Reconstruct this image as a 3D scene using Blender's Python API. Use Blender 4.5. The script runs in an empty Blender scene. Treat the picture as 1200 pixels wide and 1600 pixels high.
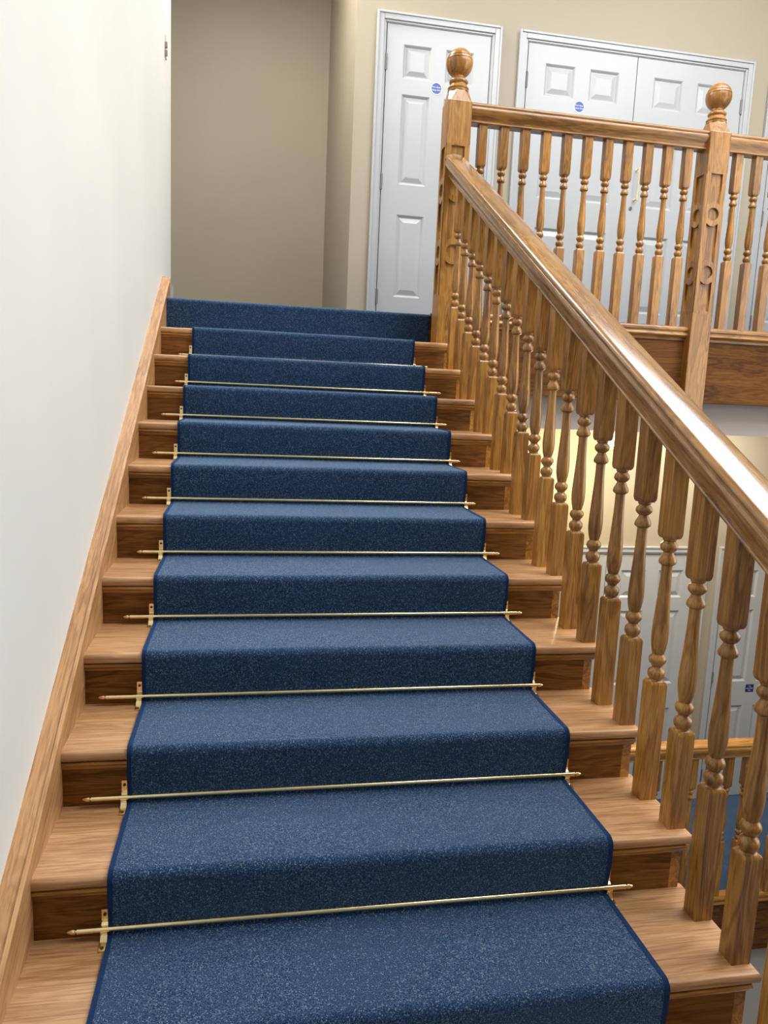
import bpy, bmesh, math, random
from mathutils import Vector, Matrix
random.seed(7)
scene = bpy.context.scene
COL = scene.collection

# ------------------------------------------------------------------ camera
F_PX = 1169.3
cam_d = bpy.data.cameras.new('camera')
cam_d.sensor_fit = 'VERTICAL'; cam_d.sensor_height = 32.0; cam_d.sensor_width = 24.0
cam_d.lens = F_PX / 1600.0 * 32.0
cam_d.clip_start = 0.02; cam_d.clip_end = 100
cam = bpy.data.objects.new('camera', cam_d); COL.objects.link(cam)
CAM = Vector((0.4607, -1.352, 1.2706))
rt = Vector((0.98287424, -0.17902912, 0.04366688))
up = Vector((-0.01541615, 0.15624919, 0.98759735))
fw = Vector((0.1836316, 0.97135718, -0.15081337))
m = Matrix(((rt.x, up.x, -fw.x, CAM.x), (rt.y, up.y, -fw.y, CAM.y), (rt.z, up.z, -fw.z, CAM.z), (0, 0, 0, 1)))
cam.matrix_world = m
scene.camera = cam

# ------------------------------------------------------------------ world, lights, exposure
world = bpy.data.worlds.new('world'); scene.world = world
world.use_nodes = True
bgn = world.node_tree.nodes['Background']
bgn.inputs[0].default_value = (0.80, 0.90, 1.0, 1); bgn.inputs[1].default_value = 0.35

def area(name, loc, target, sx, sy, power, col=(1, 1, 1)):
    d = bpy.data.lights.new(name, 'AREA'); d.shape = 'RECTANGLE'; d.size = sx; d.size_y = sy
    d.energy = power; d.color = col
    o = bpy.data.objects.new(name, d); COL.objects.link(o); o.location = loc
    o.rotation_euler = (Vector(target) - Vector(loc)).to_track_quat('-Z', 'Y').to_euler()
    return o
SKY_X0, SKY_X1, SKY_Y0, SKY_Y1, CEIL = 1.9, 5.3, -1.2, 2.9, 5.2
area('skylight_daylight', ((SKY_X0 + SKY_X1) / 2, (SKY_Y0 + SKY_Y1) / 2, CEIL + 0.12), ((SKY_X0 + SKY_X1) / 2, (SKY_Y0 + SKY_Y1) / 2, 0),
     SKY_X1 - SKY_X0, SKY_Y1 - SKY_Y0, 450, (0.97, 0.985, 1.0))
area('landing_window_daylight', (2.6, -6.75, 2.6), (2.6, 0, 2.3), 2.6, 2.6, 5, (0.97, 0.985, 1.0))
RWX, RW_Y0, RW_Y1, RW_Z0, RW_Z1 = 5.4, -1.6, 1.4, 0.3, 4.3   # tall window in the right wall
area('right_window_daylight', (RWX + 0.10, (RW_Y0 + RW_Y1) / 2, (RW_Z0 + RW_Z1) / 2), (0, (RW_Y0 + RW_Y1) / 2, (RW_Z0 + RW_Z1) / 2), RW_Y1 - RW_Y0, RW_Z1 - RW_Z0, 140, (0.97, 0.985, 1.0))

vs = scene.view_settings
vs.view_transform = 'Standard'; vs.look = 'None'; vs.gamma = 1.0; vs.use_curve_mapping = False
vs.exposure = -0.05

# ------------------------------------------------------------------ materials
def newmat(name):
    mt = bpy.data.materials.new(name); mt.use_nodes = True
    nt = mt.node_tree; b = nt.nodes['Principled BSDF']
    return mt, nt, b
def N(nt, t, **kw):
    n = nt.nodes.new(t)
    for k, v in kw.items(): setattr(n, k, v)
    return n
def ramp(nt, stops):
    r = N(nt, 'ShaderNodeValToRGB'); e = r.color_ramp.elements
    while len(e) < len(stops): e.new(0.5)
    for el, (p, c) in zip(e, stops): el.position = p; el.color = (*c, 1)
    return r
def mixc(nt, mode, fac, a, b):
    n = N(nt, 'ShaderNodeMix', data_type='RGBA', blend_type=mode)
    if isinstance(fac, float): n.inputs[0].default_value = fac
    else: nt.links.new(fac, n.inputs[0])
    for s, v in ((6, a), (7, b)):
        if isinstance(v, tuple): n.inputs[s].default_value = (*v, 1)
        else: nt.links.new(v, n.inputs[s])
    return n.outputs[2]

def oak(name, axis, shear=0.0, dark=(0.165, 0.066, 0.010), mid=(0.335, 0.152, 0.028), light=(0.47, 0.238, 0.053), rough=0.33, coat=0.25, spec=0.5):
    mt, nt, b = newmat(name); L = nt.links
    tc = N(nt, 'ShaderNodeTexCoord'); oi = N(nt, 'ShaderNodeObjectInfo')
    rv = N(nt, 'ShaderNodeVectorMath', operation='SCALE'); rv.inputs[0].default_value = (7.3, 5.1, 9.7); L.new(oi.outputs['Random'], rv.inputs[3])
    ad = N(nt, 'ShaderNodeVectorMath', operation='ADD'); L.new(tc.outputs['Object'], ad.inputs[0]); L.new(rv.outputs[0], ad.inputs[1])
    src = ad.outputs[0]
    if shear:
        mp0 = N(nt, 'ShaderNodeMapping'); mp0.inputs['Rotation'].default_value = (-shear, 0, 0); L.new(src, mp0.inputs[0]); src = mp0.outputs[0]
    def mapped(long, cross):
        mp = N(nt, 'ShaderNodeMapping'); s = [cross] * 3; s['xyz'.index(axis)] = long
        mp.inputs['Scale'].default_value = s; L.new(src, mp.inputs[0]); return mp.outputs[0]
    n1 = N(nt, 'ShaderNodeTexNoise'); n1.inputs['Scale'].default_value = 1; n1.inputs['Detail'].default_value = 4; n1.inputs['Roughness'].default_value = 0.55; n1.inputs['Distortion'].default_value = 0.6
    L.new(mapped(1.6, 14), n1.inputs['Vector'])
    # growth rings: sine of the distorted field
    mul = N(nt, 'ShaderNodeMath', operation='MULTIPLY'); mul.inputs[1].default_value = 60; L.new(n1.outputs[0], mul.inputs[0])
    sn = N(nt, 'ShaderNodeMath', operation='SINE'); L.new(mul.outputs[0], sn.inputs[0])
    mr = N(nt, 'ShaderNodeMapRange'); mr.inputs[1].default_value = -1; mr.inputs[2].default_value = 1; L.new(sn.outputs[0], mr.inputs[0])
    n2 = N(nt, 'ShaderNodeTexNoise'); n2.inputs['Scale'].default_value = 1; n2.inputs['Detail'].default_value = 3
    L.new(mapped(9, 260), n2.inputs['Vector'])
    base = ramp(nt, [(0.28, dark), (0.5, mid), (0.75, light)]); 
    avg = N(nt, 'ShaderNodeMath', operation='MULTIPLY_ADD'); avg.inputs[1].default_value = 0.20; L.new(mr.outputs[0], avg.inputs[0])
    hal = N(nt, 'ShaderNodeMath', operation='MULTIPLY'); hal.inputs[1].default_value = 0.82; L.new(n1.outputs[0], hal.inputs[0]); L.new(hal.outputs[0], avg.inputs[2])
    L.new(avg.outputs[0], base.inputs[0])
    pores = ramp(nt, [(0.36, (0.62, 0.55, 0.48)), (0.52, (1, 1, 1))]); L.new(n2.outputs[0], pores.inputs[0])
    c = mixc(nt, 'MULTIPLY', 0.75, base.outputs[0], pores.outputs[0])
    # piece-to-piece tint
    tint = ramp(nt, [(0.0, (0.84, 0.82, 0.80)), (1.0, (1.10, 1.08, 1.04))]); L.new(oi.outputs['Random'], tint.inputs[0])
    c = mixc(nt, 'MULTIPLY', 1.0, c, tint.outputs[0])
    L.new(c, b.inputs['Base Color'])
    b.inputs['Roughness'].default_value = rough; b.inputs['Specular IOR Level'].default_value = spec
    b.inputs['Coat Weight'].default_value = coat; b.inputs['Coat Roughness'].default_value = 0.17
    bp = N(nt, 'ShaderNodeBump'); bp.inputs['Strength'].default_value = 0.12; bp.inputs['Distance'].default_value = 0.001
    L.new(n2.outputs[0], bp.inputs['Height']); L.new(bp.outputs[0], b.inputs['Normal'])
    return mt
G, R = 0.2969, 0.16
PITCH = math.atan2(R, G)
M = {}
M['oak_x'] = oak('oak_grain_across', 'x')
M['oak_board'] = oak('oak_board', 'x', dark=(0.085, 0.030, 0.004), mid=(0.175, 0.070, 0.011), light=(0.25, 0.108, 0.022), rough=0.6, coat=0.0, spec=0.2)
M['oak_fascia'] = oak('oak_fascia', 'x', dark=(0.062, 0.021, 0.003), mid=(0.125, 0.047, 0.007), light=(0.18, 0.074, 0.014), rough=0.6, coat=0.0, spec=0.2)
M['oak_z'] = oak('oak_grain_upright', 'z')
M['oak_y'] = oak('oak_grain_pitched', 'y', PITCH)
M['oak_string'] = oak('oak_string', 'y', PITCH, dark=(0.32, 0.155, 0.060), mid=(0.46, 0.25, 0.105), light=(0.56, 0.325, 0.15), rough=0.45, coat=0.1)
M['oak_rail'] = oak('oak_handrail', 'y', PITCH, rough=0.24, coat=1.0)
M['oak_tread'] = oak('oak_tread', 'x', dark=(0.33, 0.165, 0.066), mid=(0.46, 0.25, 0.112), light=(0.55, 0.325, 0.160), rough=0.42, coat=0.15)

def paint(name, col, rough=0.6, bump=0.04, scale=160, mott=0.03):
    mt, nt, b = newmat(name); L = nt.links
    tc = N(nt, 'ShaderNodeTexCoord')
    n = N(nt, 'ShaderNodeTexNoise'); n.inputs['Scale'].default_value = scale; n.inputs['Detail'].default_value = 3; L.new(tc.outputs['Object'], n.inputs['Vector'])
    n2 = N(nt, 'ShaderNodeTexNoise'); n2.inputs['Scale'].default_value = 1.3; n2.inputs['Detail'].default_value = 3; L.new(tc.outputs['Object'], n2.inputs['Vector'])
    r = ramp(nt, [(0.3, tuple(x * (1 - mott) for x in col)), (0.7, tuple(min(1, x * (1 + mott)) for x in col))]); L.new(n2.outputs[0], r.inputs[0])
    L.new(r.outputs[0], b.inputs['Base Color']); b.inputs['Roughness'].default_value = rough
    bp = N(nt, 'ShaderNodeBump'); bp.inputs['Strength'].default_value = bump; bp.inputs['Distance'].default_value = 0.002
    L.new(n.outputs[0], bp.inputs['Height']); L.new(bp.outputs[0], b.inputs['Normal'])
    return mt
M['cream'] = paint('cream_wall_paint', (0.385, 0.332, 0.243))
M['cream_lit'] = paint('cream_wall_paint_lit', (0.735, 0.725, 0.675))  # same cream made paler: strong light on the left wall put in colour
M['ceiling'] = paint('white_ceiling_paint', (0.82, 0.81, 0.78))
M['white'] = paint('white_gloss_paint', (0.435, 0.445, 0.455), rough=0.30, bump=0.015, scale=60, mott=0.01)
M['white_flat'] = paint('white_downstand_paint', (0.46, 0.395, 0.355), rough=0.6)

def carpet(name, edge=False):
    mt, nt, b = newmat(name); L = nt.links
    tc = N(nt, 'ShaderNodeTexCoord')
    n = N(nt, 'ShaderNodeTexNoise'); n.inputs['Scale'].default_value = 420; n.inputs['Detail'].default_value = 2; n.inputs['Roughness'].default_value = 0.7; L.new(tc.outputs['Object'], n.inputs['Vector'])
    v = N(nt, 'ShaderNodeTexVoronoi'); v.inputs['Scale'].default_value = 420; L.new(tc.outputs['Object'], v.inputs['Vector'])
    n3 = N(nt, 'ShaderNodeTexNoise'); n3.inputs['Scale'].default_value = 7; n3.inputs['Detail'].default_value = 4; L.new(tc.outputs['Object'], n3.inputs['Vector'])
    if edge: st = [(0.30, (0.003, 0.012, 0.042)), (0.7, (0.008, 0.028, 0.090))]
    else: st = [(0.30, (0.001, 0.004, 0.011)), (0.50, (0.009, 0.028, 0.074)), (0.60, (0.026, 0.070, 0.155)), (0.70, (0.12, 0.20, 0.32))]
    r = ramp(nt, st); L.new(n.outputs[0], r.inputs[0])
    big = ramp(nt, [(0.3, (0.88, 0.90, 0.92)), (0.7, (1.06, 1.05, 1.04))]); L.new(n3.outputs[0], big.inputs[0])
    c = mixc(nt, 'MULTIPLY', 1.0, r.outputs[0], big.outputs[0])
    # fuzz of the pile: each yarn end catches the light differently, a few pale ones
    tint = ramp(nt, [(0.36, (0.06, 0.18, 0.52)), (0.47, (0.29, 0.55, 1.0)), (0.57, (0.52, 0.77, 1.0)), (0.66, (1, 1, 1))]); L.new(n.outputs[0], tint.inputs[0])
    tcol = tint.outputs[0]
    if not edge:
        fl = ramp(nt, [(0.0, (1, 1, 1)), (0.06, (1, 1, 1)), (0.065, (0, 0, 0))])
        sep = N(nt, 'ShaderNodeSeparateColor'); L.new(v.outputs['Color'], sep.inputs[0]); L.new(sep.outputs[0], fl.inputs[0])
        c = mixc(nt, 'MIX', fl.outputs[0], c, (0.11, 0.17, 0.23))
        tcol = mixc(nt, 'MIX', fl.outputs[0], tcol, (1.0, 1.0, 1.0))
        L.new(tcol, b.inputs['Sheen Tint'])
    else: b.inputs['Sheen Tint'].default_value = (0.18, 0.40, 0.95, 1)
    L.new(c, b.inputs['Base Color']); b.inputs['Roughness'].default_value = 0.95
    b.inputs['Specular IOR Level'].default_value = 0.15
    b.inputs['Sheen Weight'].default_value = 0.55 if edge else 1.0; b.inputs['Sheen Roughness'].default_value = 0.42
    bp = N(nt, 'ShaderNodeBump'); bp.inputs['Strength'].default_value = 0.55; bp.inputs['Distance'].default_value = 0.004
    L.new(n.outputs[0], bp.inputs['Height']); L.new(bp.outputs[0], b.inputs['Normal'])
    return mt
M['carpet'] = carpet('blue_tweed_carpet')
M['binding'] = carpet('blue_carpet_binding', True)

def simple(name, col, rough=0.5, metal=0.0, emit=None, es=0.0, noise=0.06):
    mt, nt, b = newmat(name); L = nt.links
    tc = N(nt, 'ShaderNodeTexCoord'); n = N(nt, 'ShaderNodeTexNoise'); n.inputs['Scale'].default_value = 40; L.new(tc.outputs['Object'], n.inputs['Vector'])
    r = ramp(nt, [(0.3, tuple(x * (1 - noise) for x in col)), (0.7, tuple(min(1, x * (1 + noise)) for x in col))]); L.new(n.outputs[0], r.inputs[0])
    L.new(r.outputs[0], b.inputs['Base Color']); b.inputs['Roughness'].default_value = rough; b.inputs['Metallic'].default_value = metal
    if emit: b.inputs['Emission Color'].default_value = (*emit, 1); b.inputs['Emission Strength'].default_value = es
    return mt
M['brass'] = simple('polished_brass', (0.90, 0.74, 0.42), 0.24, 1.0)
M['brass_dull'] = simple('aged_brass', (0.62, 0.54, 0.34), 0.42, 0.6)
M['screw'] = simple('dark_brass_screw', (0.10, 0.07, 0.03), 0.5, 0.6)
M['steel'] = simple('dull_steel', (0.20, 0.19, 0.18), 0.5, 0.3)
M['gap'] = simple('dark_gap', (0.03, 0.028, 0.025), 0.9)
M['sign_blue'] = simple('sign_blue', (0.020, 0.065, 0.33), 0.35)
M['sign_navy'] = simple('sign_navy', (0.006, 0.022, 0.13), 0.35)
M['sign_white'] = simple('sign_white', (0.85, 0.87, 0.92), 0.4)
M['lamp'] = simple('warm_opal_glass', (0.9, 0.85, 0.7), 0.4, 0, (1.0, 0.80, 0.45), 14.0)
M['bracket'] = simple('cream_plastic', (0.66, 0.62, 0.54), 0.4)
M['grey'] = simple('grey_plastic', (0.30, 0.25, 0.20), 0.5)
mt, nt, b = newmat('skylight_glass'); b.inputs['Base Color'].default_value = (1, 1, 1, 1); b.inputs['Transmission Weight'].default_value = 1; b.inputs['Roughness'].default_value = 0.0; b.inputs['IOR'].default_value = 1.02
M['glass'] = mt

# ------------------------------------------------------------------ helpers
def mesh_of(bm, name, smooth=False):
    bmesh.ops.recalc_face_normals(bm, faces=bm.faces[:])
    me = bpy.data.meshes.new(name); bm.to_mesh(me); bm.free()
    if smooth:
        for p in me.polygons: p.use_smooth = True
    return me
def smooth_angle(me, ang=35):
    b2 = bmesh.new(); b2.from_mesh(me)
    for f in b2.faces: f.smooth = True
    for e in b2.edges:
        e.smooth = not (len(e.link_faces) == 2 and e.calc_face_angle(0) > math.radians(ang))
    b2.to_mesh(me); b2.free()
def obj(name, data, mat, parent=None, loc=(0, 0, 0), shift=True, smooth=0):
    """data: bmesh in world coordinates (moved so that the object's origin is loc) or a ready mesh in local coordinates"""
    if isinstance(data, bmesh.types.BMesh):
        if shift: bmesh.ops.translate(data, verts=data.verts[:], vec=-Vector(loc))
        data = mesh_of(data, name)
        if smooth: smooth_angle(data, smooth)
    o = bpy.data.objects.new(name, data); COL.objects.link(o)
    if mat and not data.materials: data.materials.append(mat)
    if parent:
        o.parent = parent; o.location = Vector(loc) - wloc(parent)
    else: o.location = loc
    return o
def wloc(o):
    v = Vector((0, 0, 0))
    while o: v += o.location; o = o.parent
    return v
def tag(o, label, cat=None, group=None, kind=None):
    o['label'] = label
    if cat: o['category'] = cat
    if group: o['group'] = group
    if kind: o['kind'] = kind
    return o
def thing(name, loc, label, cat, group=None, kind=None):
    o = bpy.data.objects.new(name, None); COL.objects.link(o); o.location = loc; o.empty_display_size = 0.1
    return tag(o, label, cat, group, kind)
def box(bm, x0, x1, y0, y1, z0, z1, bev=0.0, seg=2):
    r = bmesh.ops.create_cube(bm, size=1.0)
    for v in r['verts']:
        v.co = Vector((x0 + (v.co.x + .5) * (x1 - x0), y0 + (v.co.y + .5) * (y1 - y0), z0 + (v.co.z + .5) * (z1 - z0)))
    if bev:
        es = list({e for v in r['verts'] for e in v.link_edges})
        bmesh.ops.bevel(bm, geom=es, offset=bev, segments=seg, affect='EDGES', profile=0.5)
    return bm
def B(*a, **k): return box(bmesh.new(), *a, **k)
def prism(bm, pts, axis, a0, a1):
    """pts: 2-D outline. axis x -> (y,z), y -> (x,z), z -> (x,y)"""
    def P(p, a):
        return {'x': (a, p[0], p[1]), 'y': (p[0], a, p[1]), 'z': (p[0], p[1], a)}[axis]
    v0 = [bm.verts.new(P(p, a0)) for p in pts]; v1 = [bm.verts.new(P(p, a1)) for p in pts]
    n = len(pts)
    bm.faces.new(v0[::-1]); bm.faces.new(v1)
    for i in range(n): bm.faces.new((v0[i], v0[(i + 1) % n], v1[(i + 1) % n], v1[i]))
    return bm
def rings(bm, rs, cap=True):
    vv = [[bm.verts.new(p) for p in r] for r in rs]
    for a, b_ in zip(vv, vv[1:]):
        n = len(a)
        for i in range(n): bm.faces.new((a[i], a[(i + 1) % n], b_[(i + 1) % n], b_[i]))
    if cap: bm.faces.new(vv[0][::-1]); bm.faces.new(vv[-1])
    return bm
def circ(r, z, n, cx=0, cy=0, axis='z'):
    o = []
    for i in range(n):
        a = 2 * math.pi * i / n; c, s = r * math.cos(a), r * math.sin(a)
        o.append({'z': (cx + c, cy + s, z), 'x': (z, cx + c, cy + s), 'y': (cx + c, z, cy + s)}[axis])
    return o
def lathe(bm, prof, n=20, cx=0, cy=0, axis='z'):
    return rings(bm, [circ(max(r, 1e-4), z, n, cx, cy, axis) for r, z in prof])
def curve_mesh(splines, depth, name, bevel=0.0):
    """filled 2-D outline with holes -> mesh in the x-y plane, thickness 2*depth"""
    cu = bpy.data.curves.new(name, 'CURVE'); cu.dimensions = '2D'; cu.fill_mode = 'BOTH'; cu.extrude = depth; cu.bevel_depth = bevel
    for pts in splines:
        s = cu.splines.new('POLY'); s.points.add(len(pts) - 1); s.use_cyclic_u = True
        for q, p in zip(s.points, pts): q.co = (p[0], p[1], 0, 1)
    o = bpy.data.objects.new(name, cu); me = bpy.data.meshes.new_from_object(o)
    bpy.data.objects.remove(o); bpy.data.curves.remove(cu); me.name = name
    return me
def text_mesh(s, size, name):
    cu = bpy.data.curves.new(name, 'FONT'); cu.body = s; cu.size = size; cu.align_x = 'CENTER'; cu.align_y = 'CENTER'; cu.extrude = 0.0003; cu.resolution_u = 3
    o = bpy.data.objects.new(name, cu); me = bpy.data.meshes.new_from_object(o)
    bpy.data.objects.remove(o); bpy.data.curves.remove(cu); me.name = name
    me.transform(Matrix.Rotation(math.pi / 2, 4, 'X'))
    return me
def struct(name, bm, mat, label, smooth=0, kind='structure', parent=None):
    o = obj(name, bm, mat, parent, smooth=smooth)
    if parent is None: tag(o, label, kind=kind)
    return o

# ------------------------------------------------------------------ key dimensions
W = 1.65                 # right end of the treads
LZ = 1.79                # upper landing
WX = -0.05               # face of the left wall
YD = 4.30                # face of the wall with the doors
LOWZ = -2.167            # lower hall floor
FLZ = -2 * R             # half landing the photograph is taken from
RISE_Y = 0.015           # riser face behind the nosing
NY = 3.12                # landing balustrade centre line
TOPN = 11
def pitch(y): return y * R / G

# ------------------------------------------------------------------ room shell
struct('wall_left', B(-0.30, WX, -6.7, 4.05, -4.6, CEIL), M['cream_lit'], 'cream wall tinted paler for its strong light, rising along the left of the stairs')
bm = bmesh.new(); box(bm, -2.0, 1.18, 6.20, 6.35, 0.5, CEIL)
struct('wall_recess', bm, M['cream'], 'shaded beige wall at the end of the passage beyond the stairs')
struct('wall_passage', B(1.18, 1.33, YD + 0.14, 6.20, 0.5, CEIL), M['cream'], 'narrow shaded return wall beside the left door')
struct('wall_passage_left', B(-2.15, -2.0, 3.9, 6.35, 0.5, CEIL), M['cream'], 'beige wall closing the passage on the left out of sight')

def wall_with_openings(x0, x1, z0, z1, ops, y0=YD, y1=YD + 0.14):
    """ops: (xa, xb, ztop) door openings standing on z0"""
    bm = bmesh.new(); x = x0
    for xa, xb, zt in ops:
        box(bm, x, xa, y0, y1, z0, z1); box(bm, xa, xb, y0, y1, zt, z1); x = xb
    box(bm, x, x1, y0, y1, z0, z1)
    return bm
UP_OPS = [(1.388, 2.175, 3.886), (2.439, 4.219, 3.886), (4.49, 5.28, 3.886)]
LO_OPS = [(2.59, 4.29, 0.075), (4.517, 5.30, 0.075)]
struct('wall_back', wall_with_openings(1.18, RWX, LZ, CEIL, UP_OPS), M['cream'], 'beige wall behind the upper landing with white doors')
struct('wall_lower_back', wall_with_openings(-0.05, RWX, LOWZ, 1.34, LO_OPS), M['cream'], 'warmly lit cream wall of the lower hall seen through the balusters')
bm = bmesh.new()
box(bm, RWX, RWX + 0.18, -6.85, RW_Y0, -4.6, CEIL); box(bm, RWX, RWX + 0.18, RW_Y1, 6.35, -4.6, CEIL)
box(bm, RWX, RWX + 0.18, RW_Y0, RW_Y1, -4.6, RW_Z0); box(bm, RWX, RWX + 0.18, RW_Y0, RW_Y1, RW_Z1, CEIL)
struct('wall_right', bm, M['cream'], 'right wall of the stairwell with a tall window')
bm = bmesh.new()
for k in range(4):
    y_ = RW_Y0 + 0.03 + (RW_Y1 - RW_Y0 - 0.06) * k / 3; box(bm, RWX + 0.02, RWX + 0.08, y_ - 0.03, y_ + 0.03, RW_Z0, RW_Z1)
for z_ in (RW_Z0 + 0.03, (RW_Z0 + RW_Z1) / 2, RW_Z1 - 0.03): box(bm, RWX + 0.02, RWX + 0.08, RW_Y0, RW_Y1, z_ - 0.03, z_ + 0.03)
struct('window_3', bm, M['white'], 'tall white framed window in the right wall')
bm = bmesh.new()
box(bm, -0.30, 1.2, -6.85, -6.7, -4.6, CEIL); box(bm, 4.0, RWX + 0.18, -6.85, -6.7, -4.6, CEIL); box(bm, 1.2, 4.0, -6.85, -6.7, -4.6, 1.2); box(bm, 1.2, 4.0, -6.85, -6.7, 4.0, CEIL)
struct('wall_front', bm, M['cream'], 'wall with a window behind the camera')
bm = bmesh.new()
for xa, xb, za, zb in ((1.2, 4.0, 1.2, 1.27), (1.2, 4.0, 3.93, 4.0), (1.2, 1.27, 1.2, 4.0), (3.93, 4.0, 1.2, 4.0), (2.57, 2.63, 1.2, 4.0), (1.2, 4.0, 2.57, 2.63)):
    box(bm, xa, xb, -6.78, -6.70, za, zb)
w1 = struct('window_1', bm, M['white'], 'white framed window behind the camera')
bm = bmesh.new()
box(bm, -2.15, SKY_X0, -6.85, 6.35, CEIL, CEIL + 0.2); box(bm, SKY_X1, RWX + 0.18, -6.85, 6.35, CEIL, CEIL + 0.2)
box(bm, SKY_X0, SKY_X1, -6.85, SKY_Y0, CEIL, CEIL + 0.2); box(bm, SKY_X0, SKY_X1, SKY_Y1, 6.35, CEIL, CEIL + 0.2)
struct('ceiling', bm, M['ceiling'], 'white ceiling above the stairwell with a skylight')
bm = bmesh.new()
for k in range(1, 6):
    x = SKY_X0 + (SKY_X1 - SKY_X0) * k / 6; box(bm, x - 0.02, x + 0.02, SKY_Y0, SKY_Y1, CEIL + 0.02, CEIL + 0.08)
struct('window_2', bm, M['white'], 'white glazing bars of the skylight over the stairwell')

struct('ceiling_shade', B(-2.0, 1.18, YD, 6.2, 5.12, 5.19), M['ceiling'], 'unseen lower ceiling added over the passage to shade its end wall')  # unseen ceiling added to keep skylight off the upper passage end wall
# floors
struct('floor_half_landing', B(-0.05, RWX, -6.7, -0.40, FLZ - 0.25, FLZ), M['carpet'], 'blue carpeted half landing at the foot of the stairs')
bm = bmesh.new(); box(bm, WX, RWX, TOPN * G + 0.05, YD, LZ - 0.30, LZ - 0.012); box(bm, -2.0, 1.18, YD, 6.2, LZ - 0.30, LZ - 0.012); box(bm, -2.0, WX, 4.05, YD, LZ - 0.30, LZ - 0.012)
struct('floor_landing', bm, M['oak_x'], 'upper landing floor slab under its blue carpet')
struct('floor_lower', B(-0.05, RWX, 3.02, YD + 0.1, LOWZ - 0.25, LOWZ), M['carpet'], 'blue carpeted floor of the lower hall')
struct('ceiling_lower', B(-0.05, RWX, 3.22, YD, 1.335, 1.42), M['ceiling'], 'white ceiling of the lower hall under the landing')

# fascias and downstands at the landing edges
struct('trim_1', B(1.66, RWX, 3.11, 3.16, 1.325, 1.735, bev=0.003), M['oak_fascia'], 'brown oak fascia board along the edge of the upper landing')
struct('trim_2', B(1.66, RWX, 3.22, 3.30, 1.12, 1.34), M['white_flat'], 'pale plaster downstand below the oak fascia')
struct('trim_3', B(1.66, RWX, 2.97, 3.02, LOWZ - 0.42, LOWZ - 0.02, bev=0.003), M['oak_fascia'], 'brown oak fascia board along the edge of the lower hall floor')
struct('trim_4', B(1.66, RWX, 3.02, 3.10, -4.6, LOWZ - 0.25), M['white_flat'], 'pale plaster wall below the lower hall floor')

# skirting beyond the string
struct('baseboard_left', B(WX, WX + 0.018, 3.52, 4.05, LZ, LZ + 0.15, bev=0.003), M['white'], 'white skirting on the left wall past the top of the wooden string')
struct('baseboard_recess', B(-2.0, 1.18, 6.182, 6.20, LZ, LZ + 0.12), M['white'], 'white skirting along the passage end wall')

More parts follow.
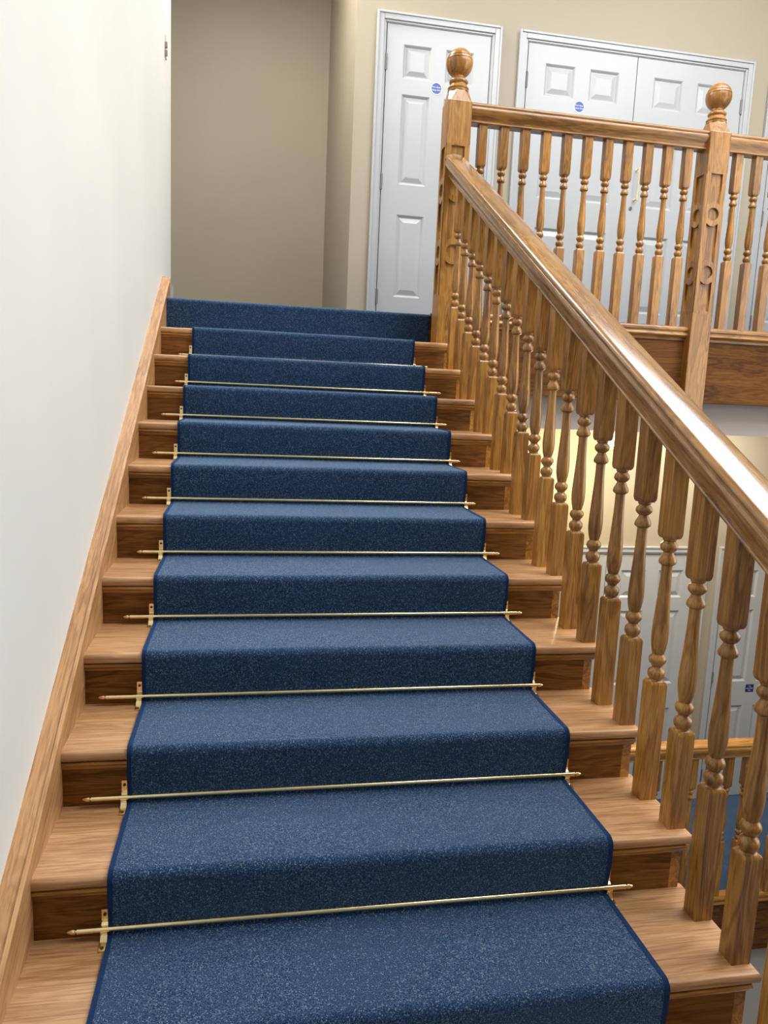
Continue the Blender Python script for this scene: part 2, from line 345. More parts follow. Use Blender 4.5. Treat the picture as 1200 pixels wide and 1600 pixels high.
# ------------------------------------------------------------------ doors
def panel_mesh(w, h):
    """raised and fielded panel, centred, front towards -y; outer rim at y=0"""
    bm = bmesh.new()
    def rect(i, y): return [(-w / 2 + i, y, -h / 2 + i), (w / 2 - i, y, -h / 2 + i), (w / 2 - i, y, h / 2 - i), (-w / 2 + i, y, h / 2 - i)]
    s = min(w, h)
    rings(bm, [rect(0, 0.030), rect(0, 0.0), rect(0.006, 0.004), rect(0.016, 0.013), rect(0.022, 0.013), rect(0.16 * s + 0.016, 0.004), rect(0.16 * s + 0.020, 0.003)])
    return mesh_of(bm, 'panel')
def make_door(name, label, leaves, y, z0, h, arch, hinges, jamb=0.0):
    """leaves: list of (xa, xb, hinge_side); arch: architrave width"""
    xa, xb = leaves[0][0], leaves[-1][1]
    root = thing(name, ((xa + xb) / 2, y, z0), label, None, kind='structure')
    fy = y - 0.004
    # architrave: stepped mouldings mitred round the opening
    bm = bmesh.new()
    for (i0, i1, pr) in ((0.22, 0.78, 0.021), (0.0, 0.24, 0.011), (0.76, 1.0, 0.028)):
        a0, a1 = arch * i0 + 0.008, arch * i1 + 0.008
        box(bm, xa - a1, xa - a0, y - pr, y, z0, z0 + h + a1, bev=0.003)
        box(bm, xb + a0, xb + a1, y - pr, y, z0, z0 + h + a1, bev=0.003)
        box(bm, xa - a0, xb + a0, y - pr, y, z0 + h + a0, z0 + h + a1, bev=0.003)
    obj('architrave', bm, M['white'], root, (xa, y, z0))
    bm = bmesh.new()
    box(bm, xa - 0.010, xa - 0.003, y - 0.004, y + 0.13, z0, z0 + h + 0.009); box(bm, xb + 0.003, xb + 0.010, y - 0.004, y + 0.13, z0, z0 + h + 0.009)
    box(bm, xa - 0.010, xb + 0.010, y - 0.004, y + 0.13, z0 + h + 0.004, z0 + h + 0.010)
    obj('door_frame', bm, M['white'], root, (xa, y, z0))
    obj('shadow_gap', B(xa - 0.003, xb + 0.003, fy + 0.040, fy + 0.046, z0, z0 + h + 0.004), M['gap'], root, (xa, y, z0))
    k = h / 2.086
    rows = ((0.226, 0.81), (1.02, 1.633), (1.74, 1.963))
    out = []
    for (a, b_, side) in leaves:
        w = b_ - a; st = 0.125 * w / 0.77; mu = 0.105 * w / 0.77; pw = (w - 2 * st - mu) / 2
        cols = ((a + st, a + st + pw), (b_ - st - pw, b_ - st))
        bm = bmesh.new(); g = 0.003
        y0, y1 = fy, fy + 0.04
        box(bm, a + g, cols[0][0], y0, y1, z0 + 0.006, z0 + h); box(bm, cols[1][1], b_ - g, y0, y1, z0 + 0.006, z0 + h)
        box(bm, cols[0][1], cols[1][0], y0, y1, z0 + 0.006, z0 + h)
        for (c0, c1) in cols:
            zs = [z0 + 0.006] + [z0 + k * v for r_ in rows for v in r_] + [z0 + h]
            for q in range(0, len(zs), 2): box(bm, c0, c1, y0, y1, zs[q], zs[q + 1])
        leaf = obj('door_leaf', bm, M['white'], root, ((a + b_) / 2, fy, z0))
        for (r0, r1) in rows:
            me = panel_mesh(pw, (r1 - r0) * k); me.materials.append(M['white'])
            for (c0, c1) in cols: obj('panel', me, None, leaf, ((c0 + c1) / 2, fy, z0 + k * (r0 + r1) / 2))
        hx = a if side == 'l' else b_
        for hz in hinges:
            bm = bmesh.new(); lathe(bm, [(0.007, z0 + hz - 0.055), (0.007, z0 + hz + 0.055)], 8, hx, fy - 0.004); box(bm, hx - 0.011, hx + 0.011, fy - 0.003, fy + 0.004, z0 + hz - 0.05, z0 + hz + 0.05)
            obj('hinge', bm, M['steel'], leaf, (hx, fy, z0 + hz), smooth=40)
        out.append(leaf)
    return root, out
def sign_disc(root, leaf, x, z, lines, label, col='sign_blue'):
    y = YD - 0.004
    s = obj('sign', lathe(bmesh.new(), [(0.037, y - 0.0022), (0.037, y)], 32, x, z, 'y'), M[col], root, (x, y, z)); s['label'] = label
    r0 = curve_mesh([[(0.042 * math.cos(t), 0.042 * math.sin(t)) for t in [2 * math.pi * i / 40 for i in range(40)]], [(0.0372 * math.cos(t), 0.0372 * math.sin(t)) for t in [2 * math.pi * i / 40 for i in range(40)]]], 0.0008, 'sign_border')
    r0.transform(Matrix.Rotation(math.pi / 2, 4, 'X')); r0.materials.append(M['sign_white'])
    obj('sign_border', r0, None, s, (x, y - 0.0012, z))
    for i, t in enumerate(lines):
        me = text_mesh(t, 0.0165, 'lettering'); me.materials.append(M['sign_white'])
        obj('lettering', me, None, s, (x, y - 0.0026, z + 0.0085 - 0.019 * i))
    return s
DH = 2.086
d1, l1 = make_door('door_1', 'white panelled door behind the ball-topped newel post', [(1.398, 2.165, 'l')], YD, LZ, DH, 0.066, (0.22, 1.03, 1.835))
sign_disc(d1, l1[0], 1.775, 3.487, ('Fire door', 'keep shut'), 'round blue fire door sign')
d2, l2 = make_door('door_2', 'white panelled double doors behind the landing railing', [(2.449, 3.316, 'l'), (3.316, 4.209, 'r')], YD, LZ, DH, 0.066, (0.22, 1.03, 1.835))
sign_disc(d2, l2[0], 2.876, 3.482, ('Fire door', 'keep shut'), 'round blue fire door sign')
d3, l3 = make_door('door_3', 'white door partly cut off by the right edge of the photo', [(4.50, 5.27, 'l')], YD, LZ, DH, 0.066, (0.22, 1.03, 1.835))
# pull handle and lock of the double doors
hx, hz = 3.385, 2.97
bm = bmesh.new()
for dz in (-0.11, 0.11): lathe(bm, [(0.012, YD - 0.008), (0.012, YD - 0.004)], 14, hx, hz + dz, 'y'); lathe(bm, [(0.0055, YD - 0.045), (0.0055, YD - 0.003)], 10, hx, hz + dz, 'y')
lathe(bm, [(0.006, hz - 0.12), (0.007, hz - 0.11), (0.0055, hz - 0.09), (0.0055, hz + 0.09), (0.007, hz + 0.11), (0.006, hz + 0.12)], 12, hx, YD - 0.045)
o = obj('pull_handle', bm, M['brass'], d2, (hx, YD, hz), smooth=40); o.data.materials[0] = M['brass_dull']; o['label'] = 'slim brass pull handle'
bm = lathe(bmesh.new(), [(0.014, YD - 0.010), (0.014, YD - 0.003)], 16, 3.36, 2.80, 'y'); o = obj('keyhole_cover', bm, M['steel'], d2, (3.36, YD, 2.80), smooth=40)
obj('keyhole', B(3.357, 3.363, YD - 0.0115, YD - 0.009, 2.79, 2.806), M['gap'], o, (3.36, YD, 2.80))
# lower hall doors
LH = 2.232
d4, l4 = make_door('door_4', 'white double doors in the lower hall seen between the stair balusters', [(2.60, 3.43, 'l'), (3.43, 4.28, 'r')], YD, LOWZ, LH, 0.066, (0.22, 1.10, 1.95))
d5, l5 = make_door('door_5', 'white lower hall door with a dark blue sign', [(4.527, 5.29, 'l')], YD, LOWZ, LH, 0.066, (0.22, 1.13, 1.95))
y = YD - 0.004
s = obj('sign', B(4.868, 4.948, y - 0.002, y, -1.176, -1.106, bev=0.0006), M['sign_navy'], d5, (4.908, y, -1.141)); s['label'] = 'small square dark blue door sign'
for i, t in enumerate(('Fire', 'door keep', 'shut')):
    me = text_mesh(t, 0.015, 'lettering'); me.materials.append(M['sign_white']); obj('lettering', me, None, s, (4.908, y - 0.0024, -1.122 - 0.019 * i))

# ------------------------------------------------------------------ staircase
st = thing('staircase', (0.8, 1.5, FLZ), 'brown oak staircase climbing to the upper landing', 'staircase')
def rounded_tread_mesh(y1):
    bm = B(0, W, 0.0, y1, -0.032, 0.0)
    es = [e for e in bm.edges if all(abs(v.co.y) < 1e-5 for v in e.verts) and abs(e.verts[0].co.z - e.verts[1].co.z) < 1e-5]
    es += [e for e in bm.edges if all(abs(v.co.x - W) < 1e-5 for v in e.verts) and abs(e.verts[0].co.z - e.verts[1].co.z) < 1e-5]
    bmesh.ops.bevel(bm, geom=es, offset=0.0135, segments=5, affect='EDGES', profile=0.5)
    me = mesh_of(bm, 'tread'); smooth_angle(me, 50); me.materials.append(M['oak_tread']); return me
tread_me = rounded_tread_mesh(G + 0.030)
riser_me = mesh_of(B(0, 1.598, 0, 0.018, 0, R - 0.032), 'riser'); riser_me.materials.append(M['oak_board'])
bm = bmesh.new(); prism(bm, [(0.015, 0), (0.015, -0.022), (0.011, -0.022), (0.009, -0.016), (0.004, -0.010), (0.0, -0.007), (0.0, 0)], 'x', 0, 1.632)
scotia_me = mesh_of(bm, 'nosing_moulding'); smooth_angle(scotia_me, 40); scotia_me.materials.append(M['oak_x'])
for i in range(-1, 12):
    if i <= 10: obj('tread', tread_me, None, st, (0, i * G, i * R))
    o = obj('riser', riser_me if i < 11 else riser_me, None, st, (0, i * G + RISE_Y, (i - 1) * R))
    if i <= 10: obj('nosing_moulding', scotia_me, None, st, (0, i * G + 0.002, i * R - 0.032))
# wall string
ya, yb = -0.45, 3.50
topz = lambda yy: pitch(yy) + 0.045
bm = bmesh.new(); prism(bm, [(ya, FLZ), (ya, topz(ya)), (yb, topz(yb)), (yb, pitch(yb) - 0.36), (0.07, FLZ)], 'x', WX, 0.0)
obj('wall_string', bm, M['oak_string'], st, (0, 1.5, 0.6))
# small bead along the top arris of the string
bm = bmesh.new(); prism(bm, [(ya, topz(ya)), (ya, topz(ya) + 0.006), (yb, topz(yb) + 0.006), (yb, topz(yb))], 'x', -0.008, 0.002)
obj('string_bead', bm, M['oak_string'], st, (0, 1.5, 0.6))
# cut outer string
bm = bmesh.new()
def sb_(y_): return max(FLZ, pitch(y_) - 0.47)
for i in range(-1, 11):
    y0_ = i * G + RISE_Y; y1_ = min((i + 1) * G + RISE_Y, 3.05)
    prism(bm, [(y0_, sb_(y0_)), (y1_, sb_(y1_)), (y1_, i * R - 0.032), (y0_, i * R - 0.032)], 'x', 1.598, 1.626)
obj('outer_string', bm, M['oak_y'], st, (1.6, 1.5, 0.6))
# plaster soffit under the flight
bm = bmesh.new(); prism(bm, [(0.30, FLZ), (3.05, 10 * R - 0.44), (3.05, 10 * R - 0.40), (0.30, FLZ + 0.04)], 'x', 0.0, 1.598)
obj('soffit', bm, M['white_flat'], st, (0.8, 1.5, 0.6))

# ------------------------------------------------------------------ carpet runner
CX0, CX1, TH = 0.166, 1.413, 0.009
def step_path(i, last=False):
    """carpet surface line for one step: up the riser, round the nosing, back along the tread"""
    p = []
    yn, zn = i * G, i * R
    zb = (i - 1) * R
    p += [(yn + RISE_Y - TH - 0.004, zb + 0.018), (yn + RISE_Y - TH - 0.006, zb + 0.040), (yn - TH - 0.000, zn - 0.060)]
    r = 0.0135 + TH; cy, cz = yn + 0.0135, zn - 0.0135
    p += [(cy - r * math.cos(t), cz + r * math.sin(t)) for t in [math.radians(-14 + 104 * k / 9) for k in range(10)]]
    ye = (i + 1) * G + RISE_Y - TH
    p += [(yn + 0.10, zn + TH), (yn + 0.2, zn + TH), (ye - 0.022, zn + TH), (ye - 0.010, zn + TH + 0.003), (ye - 0.005, zn + TH + 0.008)]
    return p
path = []
for i in range(-1, 11): path += step_path(i)
def resample(path):
    out = [path[0]]
    for a, b_ in zip(path, path[1:]):
        d = math.hypot(b_[0] - a[0], b_[1] - a[1])
        n = max(1, int(d / 0.03))
        for k in range(1, n + 1): out.append((a[0] + (b_[0] - a[0]) * k / n, a[1] + (b_[1] - a[1]) * k / n))
    return out
def normals(path):
    ns = []
    for k in range(len(path)):
        a = path[max(0, k - 1)]; c = path[min(len(path) - 1, k + 1)]
        dy, dz = c[0] - a[0], c[1] - a[1]; l = math.hypot(dy, dz) or 1
        ns.append((-dz / l, dy / l))     # outward (up / towards the camera)
    return ns
path = resample(path); nrm = normals(path)
def ribbon(path, nrm, xs, t_in, t_out, wob=0.0):
    bm = bmesh.new(); top = []; bot = []
    from mathutils import noise
    for (y_, z_), (ny, nz) in zip(path, nrm):
        rowt, rowb = [], []
        for x in xs:
            w_ = wob * noise.noise((x * 3.1, y_ * 4.0, z_ * 4.0)) if wob else 0
            rowt.append(bm.verts.new((x, y_ + ny * (t_out + w_), z_ + nz * (t_out + w_)))); rowb.append(bm.verts.new((x, y_ - ny * t_in, z_ - nz * t_in)))
        top.append(rowt); bot.append(rowb)
    n = len(xs)
    for a in range(len(path) - 1):
        for k in range(n - 1):
            bm.faces.new((top[a][k], top[a][k + 1], top[a + 1][k + 1], top[a + 1][k])); bm.faces.new((bot[a][k], bot[a + 1][k], bot[a + 1][k + 1], bot[a][k + 1]))
        bm.faces.new((top[a][0], top[a + 1][0], bot[a + 1][0], bot[a][0])); bm.faces.new((top[a][-1], bot[a][-1], bot[a + 1][-1], top[a + 1][-1]))
    for a in (0, -1):
        for k in range(n - 1): bm.faces.new((top[a][k], top[a][k + 1], bot[a][k + 1], bot[a][k]))
    return bm
xs = [CX0 + 0.010 + (CX1 - CX0 - 0.020) * k / 40 for k in range(41)]
run = obj('stair_runner', ribbon(path, nrm, xs, TH - 0.001, 0.0, 0.0022), M['carpet'], None, (0.79, -0.3, 0.0), smooth=60)
tag(run, 'blue flecked carpet runner down the middle of the stairs', 'carpet')
for xa, xb in ((CX0, CX0 + 0.012), (CX1 - 0.012, CX1)):
    obj('binding', ribbon(path, nrm, [xa, xa + 0.002, xb - 0.002, xb], TH - 0.0015, 0.0012), M['binding'], run, ((xa + xb) / 2, -0.3, 0.0), smooth=60)
# landing carpet, full width, turning down over the top riser
yn, zn = TOPN * G, LZ
p = [(yn + 0.0, 10 * R + 0.002), (yn - 0.004, zn - 0.05)]
r = 0.022; cy, cz = yn + 0.015, zn - r
p += [(cy - r * math.cos(t), cz + r * math.sin(t)) for t in [math.radians(-8 + 98 * k / 9) for k in range(10)]]
p += [(yn + 0.2, zn), (YD, zn)]
p = resample(p)
lc = obj('landing_carpet', ribbon(p, normals(p), [0.0, 0.4, 0.8, 1.2, 1.56], 0.010, 0.0), M['carpet'], None, (0.8, yn, 10 * R), smooth=60)
tag(lc, 'dark blue carpet folded over the top step of the landing', 'carpet')
bm = bmesh.new(); box(bm, 1.56, RWX, 3.22, YD, LZ - 0.010, LZ); box(bm, -2.0, 1.18, YD, 6.18, LZ - 0.010, LZ)
obj('carpet_field', bm, M['carpet'], lc, (0.8, yn, LZ))

# ------------------------------------------------------------------ stair rods
rod_x0 = [0.076, 0.053, 0.041, 0.068, 0.072, 0.052, 0.057, 0.064, 0.100, 0.092, 0.07]
RL = 1.408
bm = lathe(bmesh.new(), [(0.0065, 0.024), (0.0065, RL - 0.024)], 14, 0, 0, 'x'); rod_me = mesh_of(bm, 'rod'); smooth_angle(rod_me, 40); rod_me.materials.append(M['brass'])
fp = [(0.0068, 0.026), (0.0068, 0.022), (0.0042, 0.021), (0.0042, 0.019), (0.0066, 0.017), (0.0066, 0.012), (0.0048, 0.005), (0.0015, 0.0)]
bm = lathe(bmesh.new(), fp, 14, 0, 0, 'x'); fin_a = mesh_of(bm, 'finial'); smooth_angle(fin_a, 40); fin_a.materials.append(M['brass'])
bm = lathe(bmesh.new(), [(r_, -z_) for r_, z_ in fp], 14, 0, 0, 'x'); fin_b = mesh_of(bm, 'finial'); smooth_angle(fin_b, 40); fin_b.materials.append(M['brass'])
# bracket: tab on the riser, loop over the rod, tab on the tread (local origin = rod centre)
RY, RZ = -0.0125, 0.0215       # rod centre from riser face / from tread
bw = 0.0075
outl = []
t = 0.0018
rf = -RY - 0.0005; tf = -RZ + 0.0005
inner = [(rf, 0.046), (rf, 0.013)] + [(0.0085 * math.cos(a), 0.0085 * math.sin(a)) for a in [math.radians(60 + 180 * k / 8) for k in range(9)]] + [(-0.014, tf), (-0.044, tf)]
path_b = inner
def strip(path, t, x0, x1):
    nn = normals(path); bm = bmesh.new()
    out = [(a[0] + n_[0] * t, a[1] + n_[1] * t) for a, n_ in zip(path, nn)]
    va = [[bm.verts.new((x, *p)) for p in path] for x in (x0, x1)]; vb = [[bm.verts.new((x, *p)) for p in out] for x in (x0, x1)]
    n = len(path)
    for k in range(n - 1):
        bm.faces.new((va[0][k], va[1][k], va[1][k + 1], va[0][k + 1])); bm.faces.new((vb[0][k], vb[0][k + 1], vb[1][k + 1], vb[1][k]))
        bm.faces.new((va[0][k], va[0][k + 1], vb[0][k + 1], vb[0][k])); bm.faces.new((va[1][k], vb[1][k], vb[1][k + 1], va[1][k + 1]))
    for k in (0, n - 1): bm.faces.new((va[0][k], vb[0][k], vb[1][k], va[1][k]))
    return bm
bm = strip(path_b[::-1], t, -bw, bw)
br_me = mesh_of(bm, 'bracket'); smooth_angle(br_me, 40); br_me.materials.append(M['brass'])
bm = lathe(bmesh.new(), [(0.004, rf - 0.0035), (0.004, rf)], 10, 0, 0.034, 'y'); sc1 = mesh_of(bm, 'screw'); sc1.materials.append(M['screw'])
bm = lathe(bmesh.new(), [(0.004, tf), (0.004, tf + 0.0035)], 10, 0, -0.033); sc2 = mesh_of(bm, 'screw'); sc2.materials.append(M['screw'])
ordn = ['lowest brass stair rod in view, crossing the bottom of the runner', 'second brass stair rod from the bottom', 'third brass stair rod from the bottom', 'fourth brass stair rod from the bottom', 'fifth brass stair rod from the bottom', 'sixth brass stair rod from the bottom', 'seventh brass stair rod from the bottom', 'fourth brass stair rod from the top', 'third brass stair rod from the top', 'second brass stair rod from the top', 'topmost brass stair rod, mostly hidden below the landing carpet']
for i in range(11):
    yr = (i + 1) * G + RISE_Y + RY - 0.004; zr = i * R + RZ + (0.006 if i < 9 else -0.004)
    root = thing('stair_rod', (rod_x0[i], yr, zr), ordn[i], 'stair rod', 'brass stair rods holding the runner')
    obj('rod', rod_me, None, root, (rod_x0[i], yr, zr))
    obj('finial', fin_a, None, root, (rod_x0[i], yr, zr)); obj('finial', fin_b, None, root, (rod_x0[i] + RL, yr, zr))
    for bx_ in (CX0 - 0.009, CX1 + 0.004):
        bo = obj('bracket', br_me, None, root, (bx_, yr + 0.003, i * R + RZ + 0.001))
        obj('screw', sc1, None, bo, (bx_, yr + 0.003, i * R + RZ + 0.001)); obj('screw', sc2, None, bo, (bx_, yr + 0.003, i * R + RZ + 0.001))

# ------------------------------------------------------------------ balusters
BS = 0.025
TURN = [(0.021, 0.000), (0.0175, 0.003), (0.0175, 0.006), (0.0215, 0.011), (0.0238, 0.019), (0.0235, 0.027), (0.0205, 0.033), (0.0145, 0.038), (0.0135, 0.041),
        (0.0155, 0.046), (0.0205, 0.051), (0.0240, 0.058), (0.0243, 0.064), (0.0215, 0.071), (0.0165, 0.076), (0.0155, 0.078),
        (0.0172, 0.084), (0.0205, 0.098), (0.0228, 0.116), (0.0235, 0.135), (0.0226, 0.160), (0.0205, 0.195), (0.0180, 0.235), (0.0160, 0.275), (0.0150, 0.310), (0.0148, 0.333),
        (0.0175, 0.335), (0.0230, 0.339), (0.0242, 0.344), (0.0225, 0.352), (0.0180, 0.361), (0.0142, 0.368), (0.0135, 0.371),
        (0.0185, 0.375), (0.0232, 0.381), (0.0242, 0.387), (0.0225, 0.394), (0.0175, 0.399), (0.0160, 0.402), (0.0190, 0.406), (0.0190, 0.410)]
def baluster_mesh(z_low, z_top, slope=0.0, name='baluster'):
    """local origin at the foot; lower square block up to z_low, turning, upper block to z_top (top sheared by slope)"""
    bm = bmesh.new()
    def sq(s, z, sh=0.0, c=0.0018):
        # square with small chamfered arrises
        pts = []
        for (sx, sy) in ((1, 1), (-1, 1), (-1, -1), (1, -1)):
            a = (sx * s, sy * (s - c)); b_ = (sx * (s - c), sy * s)
            pts += [a, b_] if sx * sy > 0 else [b_, a]
        return [(x, y_, z + sh * y_) for x, y_ in pts]
    rings(bm, [sq(BS, 0.0), sq(BS, z_low - 0.010), sq(BS * 0.93, z_low - 0.004), sq(BS * 0.80, z_low)])
    lathe(bm, [(r_, z_low + h_) for r_, h_ in TURN], 18)
    zu = z_low + 0.410
    rings(bm, [sq(BS * 0.80, zu), sq(BS * 0.93, zu + 0.005), sq(BS, zu + 0.013), sq(BS, z_top, slope)])
    me = mesh_of(bm, name); smooth_angle(me, 32); me.materials.append(M['oak_z']); return me
LOWT, RAILB = 0.243, 0.893
SL = R / G
o1, o2 = 0.055, 0.2035
RX = 1.616
near_me = baluster_mesh(pitch(o1) + LOWT, pitch(o1) + RAILB + 0.012, SL)
far_me = baluster_mesh(pitch(o2) + LOWT, pitch(o2) + RAILB + 0.012, SL)
sb = thing('stair_balustrade', (RX, 1.4, 0.7), 'sloping oak handrail with turned balusters on the right of the stairs', 'balustrade')
for i in range(-1, 10):
    obj('baluster', near_me, None, sb, (RX, i * G + o1, i * R)); obj('baluster', far_me, None, sb, (RX, i * G + o2, i * R))
HALF = [(0.033, 0.0), (0.0360, 0.002), (0.0365, 0.006), (0.0345, 0.010), (0.0350, 0.016), (0.0385, 0.026), (0.0440, 0.036), (0.0500, 0.045), (0.0550, 0.055), (0.0575, 0.065),
        (0.0570, 0.074), (0.0545, 0.0800), (0.0522, 0.0815), (0.0520, 0.0835), (0.0545, 0.0855), (0.0562, 0.0900), (0.0555, 0.0960), (0.0515, 0.1015), (0.0430, 0.1060), (0.0300, 0.1095), (0.0150, 0.1118), (0.0, 0.1125)]
PROF = [(-u, v) for u, v in HALF[:-1]][::-1]
PROF = HALF[:-1] + [HALF[-1]] + PROF      # right side up, crown, left side down
cosP = math.cos(PITCH)
def rail_stair(y0, y1):
    rs = []
    for k in range(13):
        y_ = y0 + (y1 - y0) * k / 12
        rs.append([(RX + u, y_, pitch(y_) + RAILB + v / cosP) for u, v in PROF])
    return rings(bmesh.new(), rs)
obj('handrail', rail_stair(-0.36, NY - 0.07), M['oak_rail'], sb, (RX, 1.4, 1.6), smooth=30)

def landing_rail(x0, x1, y, zb, name, parent):
    rs = [[(x, y - u, zb + v) for u, v in PROF] for x in (x0, (x0 + x1) / 2, x1)]
    return obj(name, rings(bmesh.new(), rs), M['oak_x'], parent, ((x0 + x1) / 2, y, zb), smooth=30)
def base_rail(x0, x1, y, z, parent):
    bm = bmesh.new()
    pr = [(-0.036, 0.0), (-0.036, -0.004), (-0.041, -0.010), (-0.043, -0.018), (-0.041, -0.026), (-0.033, -0.030), (-0.033, -0.036), (-0.040, -0.044), (-0.042, -0.054), (-0.036, -0.064), (-0.024, -0.070), (-0.020, -0.085), (0.036, -0.085), (0.036, 0.0)]
    prism(bm, [(y + a, z + b_) for a, b_ in pr], 'x', x0, x1)
    return obj('base_rail', bm, M['oak_x'], parent, ((x0 + x1) / 2, y, z), smooth=35)
LRB, BRT = 2.855, 1.797
land_me = baluster_mesh(2.217 - BRT, LRB - BRT + 0.005)
N1X, N2X = 1.63, 3.272
lb = thing('landing_balustrade', ((N1X + N2X) / 2, NY, LZ), 'level oak railing on the upper landing between the two newel posts', 'balustrade')
landing_rail(N1X + 0.07, N2X - 0.07, NY, LRB, 'handrail', lb); base_rail(N1X + 0.07, N2X - 0.07, NY, BRT, lb)
for k in range(11): obj('baluster', land_me, None, lb, (1.788 + 0.1314 * k, NY, BRT))
lb2 = thing('landing_balustrade', (4.2, NY, LZ), 'level oak railing running off the right edge beyond the far newel post', 'balustrade')
landing_rail(N2X + 0.07, RWX, NY, LRB, 'handrail', lb2); base_rail(N2X + 0.07, RWX, NY, BRT, lb2)
for k in range(14): obj('baluster', land_me, None, lb2, (3.445 + 0.1375 * k, NY, BRT))
# lower hall balustrade
LBY, LBT = 3.00, -2.135
lb3 = thing('landing_balustrade', (4.2, LBY, LOWZ), 'lower oak railing in front of the blue carpet of the lower hall', 'balustrade')
low_me = baluster_mesh(0.42, 1.063)
landing_rail(2.2, RWX, LBY, LBT + 1.058, 'handrail', lb3); base_rail(2.2, RWX, LBY, LBT, lb3)
for k in range(23): obj('baluster', low_me, None, lb3, (2.29 + 0.1375 * k, LBY, LBT))

# ------------------------------------------------------------------ newel posts
HN = 0.070
def arc_pts(x0, x1, zc, sag, n=8):
    """arc from x0 to x1 at height zc bulging by sag (positive up)"""
    o = []
    for k in range(n + 1):
        t = k / n; x = x0 + (x1 - x0) * t; o.append((x, zc + sag * (1 - (2 * t - 1) ** 2)))
    return o
def face_plate(z0, z1, panels, rounds, name='face_plate'):
    """flat oak face with sunk panels (arched ends) and sunk roundels; x-z outline, outer face towards -y"""
    sp = [[(-HN + 0.004, z0), (HN - 0.004, z0), (HN - 0.004, z1), (-HN + 0.004, z1)]]
    for (a, b_, sa, sb_) in panels:
        w = 0.039
        sp.append(arc_pts(-w, w, a, sa) + arc_pts(w, -w, b_, sb_))
    for (zc, r_) in rounds:
        sp.append([(r_ * math.cos(2 * math.pi * k / 28), zc + r_ * math.sin(2 * math.pi * k / 28)) for k in range(28)])
    me = curve_mesh(sp, 0.007, name)
    me.transform(Matrix.Rotation(math.pi / 2, 4, 'X'))
    return me
def newel(cx, cy, zbot, zsh, panels, rounds, label, plate_z0, plate_z1):
    root = thing('newel_post', (cx, cy, zbot), label, 'newel post', 'oak newel posts with ball finials')
    bm = bmesh.new()
    # core, full block above the panelled length, chamfered shoulder
    def sq(s, z, c):
        pts = []
        for (sx, sy) in ((1, 1), (-1, 1), (-1, -1), (1, -1)):
            a = (sx * s, sy * (s - c)); b_ = (sx * (s - c), sy * s)
            pts += [a, b_] if sx * sy > 0 else [b_, a]
        return [(cx + x, cy + y_, z) for x, y_ in pts]
    rings(bm, [sq(HN, zbot, 0.003), sq(HN, plate_z0, 0.003), sq(HN - 0.0135, plate_z0 + 0.001, 0.003), sq(HN - 0.0135, plate_z1 - 0.001, 0.003), sq(HN, plate_z1, 0.003), sq(HN, zsh, 0.003), sq(HN - 0.002, zsh + 0.004, 0.012), sq(0.060, zsh + 0.055, 0.034), sq(0.057, zsh + 0.064, 0.033)])
    obj('post', bm, M['oak_z'], root, (cx, cy, zbot))
    me = face_plate(plate_z0, plate_z1, panels, rounds); me.materials.append(M['oak_z'])
    for k in range(4):
        o = obj('face_plate', me, None, root, (cx, cy, 0)); o.rotation_euler = (0, 0, k * math.pi / 2)
        o.location += Vector((math.sin(k * math.pi / 2), -math.cos(k * math.pi / 2), 0)) * (HN - 0.007)
    zb = zsh + 0.062
    pf = [(0.057, 0), (0.061, 0.004), (0.061, 0.009), (0.056, 0.012), (0.056, 0.015), (0.060, 0.018), (0.061, 0.023), (0.058, 0.027), (0.052, 0.034), (0.047, 0.042), (0.046, 0.047), (0.051, 0.050), (0.054, 0.055), (0.054, 0.063), (0.050, 0.068), (0.042, 0.072), (0.037, 0.079), (0.036, 0.086), (0.041, 0.092)]
    obj('collar', lathe(bmesh.new(), [(r_, zb + z_) for r_, z_ in pf], 32, cx, cy), M['oak_z'], root, (cx, cy, zb), smooth=40)
    cz, rb, hb = zb + 0.158, 0.0765, 0.079
    bp = []
    for k in range(0, 25):
        a = -1.05 + (math.pi / 2 + 1.05) * k / 24
        bp.append((rb * math.cos(a), cz + hb * math.sin(a)))
        if k in (11, 13):   # two turned grooves round the ball
            a2 = a + 0.02; bp.append((rb * math.cos(a2) - 0.0035, cz + hb * math.sin(a2))); a3 = a + 0.045; bp.append((rb * math.cos(a3), cz + hb * math.sin(a3)))
    obj('ball_finial', lathe(bmesh.new(), bp, 36, cx, cy), M['oak_z'], root, (cx, cy, cz), smooth=40)
    return root
PAN = [(2.530, 2.712, 0.018, 0.0), (2.186, 2.422, 0.018, -0.018), (1.895, 2.076, 0.0, -0.018)]
RND = [(2.476, 0.038), (2.131, 0.038)]
newel(N2X, NY, 1.22, 2.952, PAN, RND, 'oak newel post with ball top halfway along the landing railing', 1.88, 2.72)
newel(N1X, NY, 1.602, 2.952, PAN, RND, 'oak newel post with ball top at the head of the stairs', 1.88, 2.72)
newel(RX, -0.42, FLZ, FLZ + 1.35, [(0.2, 0.4, 0.012, 0.0), (-0.1, 0.1, 0.0, -0.012)], [(0.15 * 0 + 0.5, 0.034)], 'oak newel post at the foot of the stairs', -0.15, 0.6)

# ------------------------------------------------------------------ small fittings
wb = thing('wall_bracket', (WX, 3.70, 3.27), 'small cream bracket on the left wall near the passage corner', 'bracket')
bm = B(WX, WX + 0.006, 3.68, 3.74, 3.24, 3.36, bev=0.002); obj('back_plate', bm, M['bracket'], wb, (WX, 3.70, 3.30))
for zz in (3.30, 3.255):
    bm = bmesh.new(); prism(bm, [(3.668, zz - 0.014), (3.679, zz - 0.016), (3.675, zz + 0.014), (3.664, zz + 0.015)], 'x', WX, WX + 0.016); obj('clip', bm, M['grey'], wb, (WX, 3.68, zz))

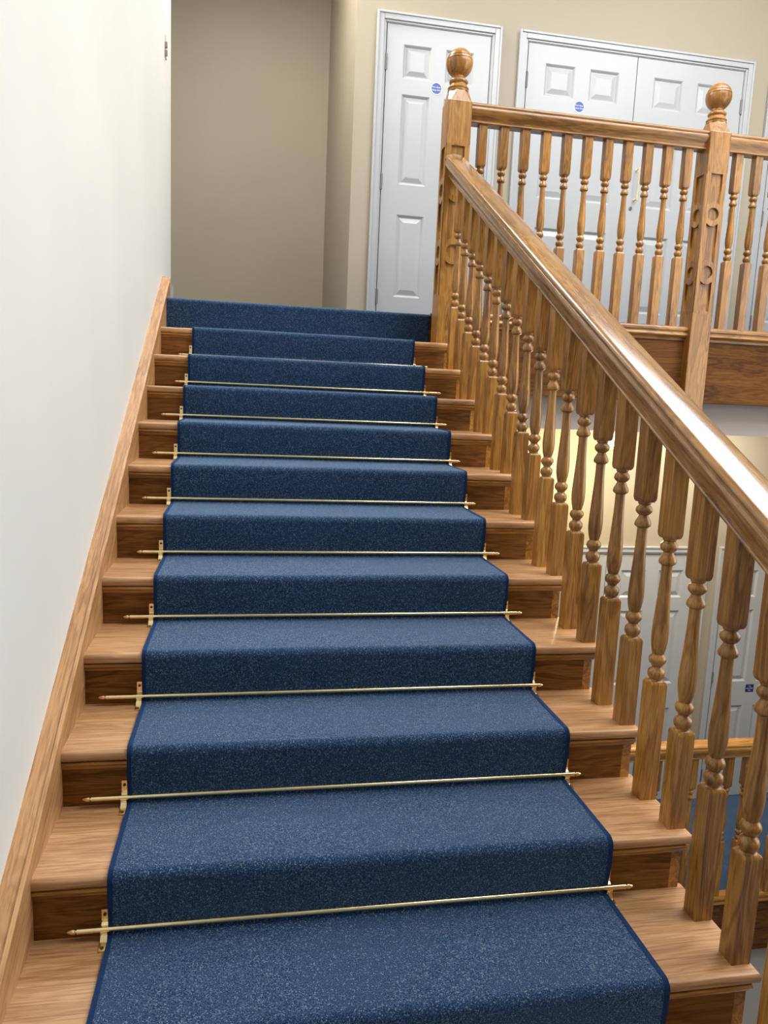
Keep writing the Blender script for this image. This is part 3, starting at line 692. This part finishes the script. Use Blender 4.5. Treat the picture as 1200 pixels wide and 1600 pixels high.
wl = thing('wall_light', (3.36, YD, 1.0), 'glowing warm wall light high in the lower hall', 'light')
obj('back_plate', lathe(bmesh.new(), [(0.05, YD - 0.015), (0.055, YD)], 20, 3.36, 0.98, 'y'), M['brass'], wl, (3.36, YD, 0.98), smooth=40)
obj('arm', lathe(bmesh.new(), [(0.008, YD - 0.10), (0.008, YD - 0.01)], 10, 3.36, 0.98, 'y'), M['brass'], wl, (3.36, YD, 0.98), smooth=40)
bp = [(0.055 * math.cos(a), 1.02 + 0.055 * math.sin(a)) for a in [-1.4 + 2.95 * k / 16 for k in range(17)]]
obj('globe', lathe(bmesh.new(), bp, 20, 3.36, YD - 0.10), M['lamp'], wl, (3.36, YD - 0.10, 1.0), smooth=60)
pd = bpy.data.lights.new('wall_light_bulb', 'POINT'); pd.energy = 40; pd.color = (1.0, 0.80, 0.50); pd.shadow_soft_size = 0.08
po = bpy.data.objects.new('wall_light_bulb', pd); COL.objects.link(po); po.location = (2.95, 3.75, 0.75)

cl = thing('fill_light', (4.1, 3.75, 1.335), 'flat fill light added for the lower hall, unseen above the downstand', 'light')
obj('housing', B(3.6, 4.6, 3.6, 3.9, 1.300, 1.335, bev=0.004), M['white'], cl, (4.1, 3.75, 1.335))
ad_ = bpy.data.lights.new('lower_fill_lamp', 'AREA'); ad_.shape = 'RECTANGLE'; ad_.size = 0.95; ad_.size_y = 0.26; ad_.energy = 30; ad_.color = (1.0, 0.93, 0.84)  # unseen lamp added to brighten the lower hall doors
ao = bpy.data.objects.new('lower_fill_lamp', ad_); COL.objects.link(ao); ao.location = (4.1, 3.75, 1.295)

lp = thing('fill_light', (0.35, 3.95, CEIL), 'round fill light added over the head of the stairs, unseen above the view', 'light')
obj('housing', lathe(bmesh.new(), [(0.30, CEIL - 0.05), (0.32, CEIL)], 28, 0.35, 3.95), M['white'], lp, (0.35, 3.95, CEIL), smooth=40)
ld = bpy.data.lights.new('landing_fill_lamp', 'AREA'); ld.shape = 'DISK'; ld.size = 0.55; ld.energy = 100; ld.color = (1.0, 0.95, 0.88)  # unseen lamp added to lift the dim passage end wall
lo = bpy.data.objects.new('landing_fill_lamp', ld); COL.objects.link(lo); lo.location = (0.35, 3.95, CEIL - 0.06)
